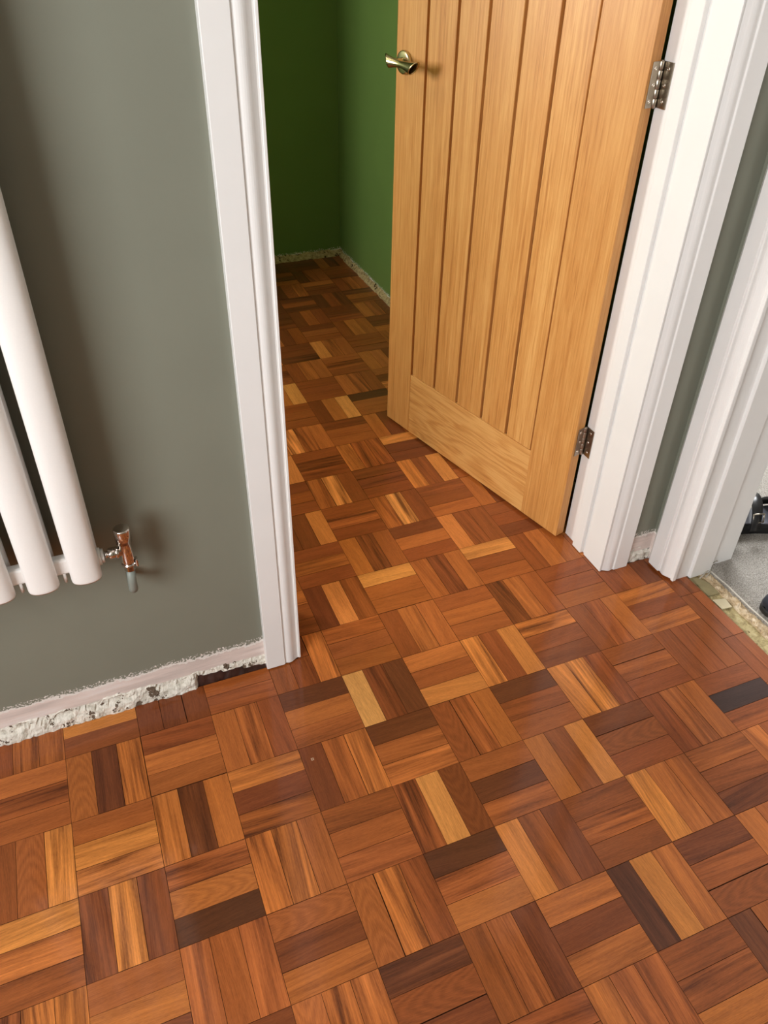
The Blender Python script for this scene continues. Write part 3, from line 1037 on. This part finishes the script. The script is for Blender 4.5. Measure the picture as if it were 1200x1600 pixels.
for k in range(5):
    cx = -0.475 * k
    oval_tube(cx, -0.09, 0.172, 0.110, 0.0, RT).build('column', M_RAD, rad)
    oval_tube(cx, 0.17, 0.172, 0.110, 0.0, RT).build('column', M_RAD, rad)
for zc in (0.20, RT - 0.2):
    b = MB()
    b.box(-1.9 - 0.17, 0.17, -0.04, 0.09, zc - 0.11, zc + 0.11, 0, 0.03)
    b.build('header', M_RAD, rad)
b = MB()
b.tube((0.16, 0.02, 0.20), (0.20, 0.02, 0.20), 0.105, None, 24, 0, True, 0.008)
b.tube((0.20, 0.02, 0.20), (0.235, 0.02, 0.20), 0.085, None, 6)
b.build('end_bush', M_RAD, rad)
for k in range(4):
    b = MB()
    b.tube((-0.475 * k - 0.237, -0.02, -0.03), (-0.475 * k - 0.237, -0.02, 0.10), 0.018, None, 10)
    b.build('spacer_pin', M_RAD, rad)
for z in (1.5, RT - 1.5):
    b = MB(); b.box(-1.1, -0.85, 0.10, 0.475, z - 0.12, z + 0.12)
    b.build('wall_bracket', M_RAD, rad)

# radiator valve
VX = 0.488                       # valve axis, relative to the radiator
b = MB()
b.lathe((VX, 0.02, 0.02), (0, 0, 1), [(0.0, 0.062), (0.0, 0.075), (0.02, 0.078), (0.03, 0.076), (0.30, 0.076), (0.31, 0.082), (0.315, 0.094), (0.50, 0.094), (0.512, 0.090), (0.518, 0.080), (0.518, 0.0)], 32, 0, False)
valve = b.build('valve', M_CHROME, rad)
b = MB()
b.tube((0.23, 0.02, 0.20), (0.30, 0.02, 0.20), 0.040, None, 20)
b.lathe((0.285, 0.02, 0.20), (1, 0, 0), [(0, 0.060), (0.010, 0.072), (0.075, 0.072), (0.085, 0.060)], 6, 0, True)
b.lathe((0.365, 0.02, 0.20), (1, 0, 0), [(0, 0.066), (0.008, 0.076), (0.028, 0.076), (0.034, 0.060), (0.10, 0.050)], 24, 0, True)
b.build('union_nut', M_CHROME, valve)
b = MB()
b.lathe((VX, 0.02, -0.10), (0, 0, 1), [(0.0, 0.055), (0.008, 0.070), (0.080, 0.070), (0.088, 0.085), (0.105, 0.085), (0.115, 0.070), (0.12, 0.060)], 24, 0, True)
b.build('compression_nut', M_CHROME, valve)
b = MB()
b.box(VX + 0.075, VX + 0.105, -0.03, 0.05, -0.05, 0.06, 0, 0.01)
b.build('drain_lug', M_CHROME, valve)
b = MB()
pts = [(VX, 0.02, -0.09), (VX - 0.012, 0.02, -0.30), (VX - 0.016, 0.03, -0.40), (VX - 0.018, 0.07, -0.465), (VX - 0.018, 0.14, -0.49), (VX - 0.018, 0.478, -0.49)]
b.path(pts, [0.052, 0.052, 0.054, 0.056, 0.056, 0.056], 16)
b.build('tail_pipe', M_PIPE, valve)

# ------------------------------------------------------------------ shoes on the carpet
def sole_outline(L, Wd, n=40, waist=0.78):
    pts = []
    for k in range(n):
        t = 2 * math.pi * k / n
        x = 0.5 * L * math.cos(t)
        f = 1.0 if x > 0 else 1.0
        w = Wd * 0.5 * (0.86 + 0.16 * (x / (0.5 * L))) * (1 - (1 - waist) * math.exp(-((x + 0.08 * L) / (0.20 * L)) ** 2))
        y = w * math.copysign(abs(math.sin(t)) ** 0.75, math.sin(t))
        pts.append((x, y))
    return pts


def loft(bb, rings, mi=0, cap=True):
    n = len(rings[0])
    vs = [p for r in rings for p in r]
    fs = [(i * n + q, i * n + (q + 1) % n, (i + 1) * n + (q + 1) % n, (i + 1) * n + q) for i in range(len(rings) - 1) for q in range(n)]
    bb.add(vs, fs, mi, True)
    if cap:
        bb.add(rings[0][::-1], [tuple(range(n))], mi)
        bb.add(rings[-1], [tuple(range(n))], mi)


def strap(bb, pts, width, thick, up=None):
    """flat band along pts; width direction given per point by 'up' vectors"""
    P = [Vector(p) for p in pts]
    rings = []
    for i, p in enumerate(P):
        t = (P[min(i + 1, len(P) - 1)] - P[max(i - 1, 0)]).normalized()
        wdir = (Vector(up[i]) - t * Vector(up[i]).dot(t)).normalized()
        nrm = t.cross(wdir)
        rings.append([tuple(p + wdir * a * width * 0.5 + nrm * c * thick * 0.5) for a, c in ((-1, -1), (1, -1), (1, 1), (-1, 1))])
    loft(bb, rings)


def make_sandal(name, loc, rz, label):
    r = empty(name, loc, rz)
    tag(r, label, 'shoe')
    r.scale = (1.14, 1.14, 1.14)
    o = sole_outline(1.80, 0.66)
    bb = MB()
    loft(bb, [[(x * 0.97, y * 0.95, 0.0) for x, y in o], [(x, y, 0.02) for x, y in o], [(x, y, 0.17 + 0.05 * max(0, -x)) for x, y in o], [(x * 0.985, y * 0.97, 0.185 + 0.05 * max(0, -x)) for x, y in o]])
    bb.build('sole', M_SOLE, r)
    bb = MB()
    loft(bb, [[(x * 0.95, y * 0.92, 0.18 + 0.05 * max(0, -x)) for x, y in o], [(x * 0.93, y * 0.90, 0.20 + 0.05 * max(0, -x)) for x, y in o]])
    bb.build('insole', M_BED, r)
    # heel counter: wall around the heel end (negative x)
    bb = MB()
    pts = []; ups = []
    for k in range(15):
        a = math.radians(100 + 160 * k / 14)
        pts.append((-0.46 + 0.40 * math.cos(a), 0.29 * math.sin(a), 0.40)); ups.append((0, 0, 1))
    strap(bb, pts, 0.34, 0.03, ups)
    bb.build('heel_counter', M_BLACK, r)
    # forefoot band
    bb = MB()
    pts = []; ups = []
    for k in range(17):
        a = math.pi * k / 16
        pts.append((0.42, 0.335 * math.cos(a), 0.17 + 0.30 * math.sin(a))); ups.append((1, 0, 0))
    strap(bb, pts, 0.46, 0.03, ups)
    bb.build('toe_band', M_BLACK, r)
    # instep strap with buckle, slanting from the heel over to the outer side
    bb = MB()
    pts = []; ups = []
    for k in range(17):
        a = math.pi * k / 16
        pts.append((-0.16 + 0.10 * math.cos(a), 0.34 * math.cos(a), 0.19 + 0.38 * math.sin(a))); ups.append((1, 0.15, 0.1))
    strap(bb, pts, 0.17, 0.028, ups)
    st = bb.build('instep_strap', M_BLACK, r)
    bb = MB()
    c = Vector((-0.22, -0.285, 0.40))
    for (a, z0, z1) in ((-0.09, -0.07, 0.07), (0.09, -0.07, 0.07)):
        bb.tube(c + Vector((a, -0.03, z0)), c + Vector((a, 0.0 + 0.01, z1)), 0.012, None, 10)
    for z in (-0.07, 0.07):
        bb.tube(c + Vector((-0.09, -0.03 if z < 0 else 0.01, z)), c + Vector((0.09, -0.03 if z < 0 else 0.01, z)), 0.012, None, 10)
    bb.build('buckle', M_STEEL, st)
    return r


make_sandal('sandal', (8.50, 0.52, 0.108), math.radians(-14), 'black buckled sandal lying on the carpet behind the white door lining')


def make_slipper(name, loc, rz, label):
    r = empty(name, loc, rz)
    tag(r, label, 'shoe')
    o = sole_outline(1.75, 0.64)
    bb = MB()
    loft(bb, [[(x * 0.97, y * 0.95, 0.0) for x, y in o], [(x, y, 0.02) for x, y in o], [(x, y, 0.11) for x, y in o], [(x * 0.98, y * 0.97, 0.12) for x, y in o]])
    bb.build('sole', M_SOLE, r)
    bb = MB()
    loft(bb, [[(x * 0.93, y * 0.9, 0.115) for x, y in o], [(x * 0.91, y * 0.88, 0.135) for x, y in o]])
    bb.build('insole', M_NAVY, r)
    # rounded toe box: half dome over the front
    bb = MB(); rings = []
    for i in range(9):
        s = i / 8
        x = 0.85 - 0.75 * s
        hw = 0.30 * math.sqrt(max(0.02, 1 - (1 - min(1, s * 1.5)) ** 2))
        hh = 0.30 * math.sqrt(max(0.02, 1 - (1 - min(1, s * 1.1)) ** 2))
        rings.append([(x, hw * math.cos(math.pi * q / 14), 0.10 + hh * math.sin(math.pi * q / 14)) for q in range(15)])
    vs = [p for rg in rings for p in rg]
    fs = [(i * 15 + q, i * 15 + q + 1, (i + 1) * 15 + q + 1, (i + 1) * 15 + q) for i in range(8) for q in range(14)]
    bb.add(vs, fs, 0, True)
    u = bb.build('upper', M_NAVY, r)
    md = u.modifiers.new('thickness', 'SOLIDIFY'); md.thickness = 0.003
    return r


make_slipper('slipper', (7.77, -1.50, 0.105), math.radians(170), 'navy closed-toe slipper at the right edge, near the carpet edge')
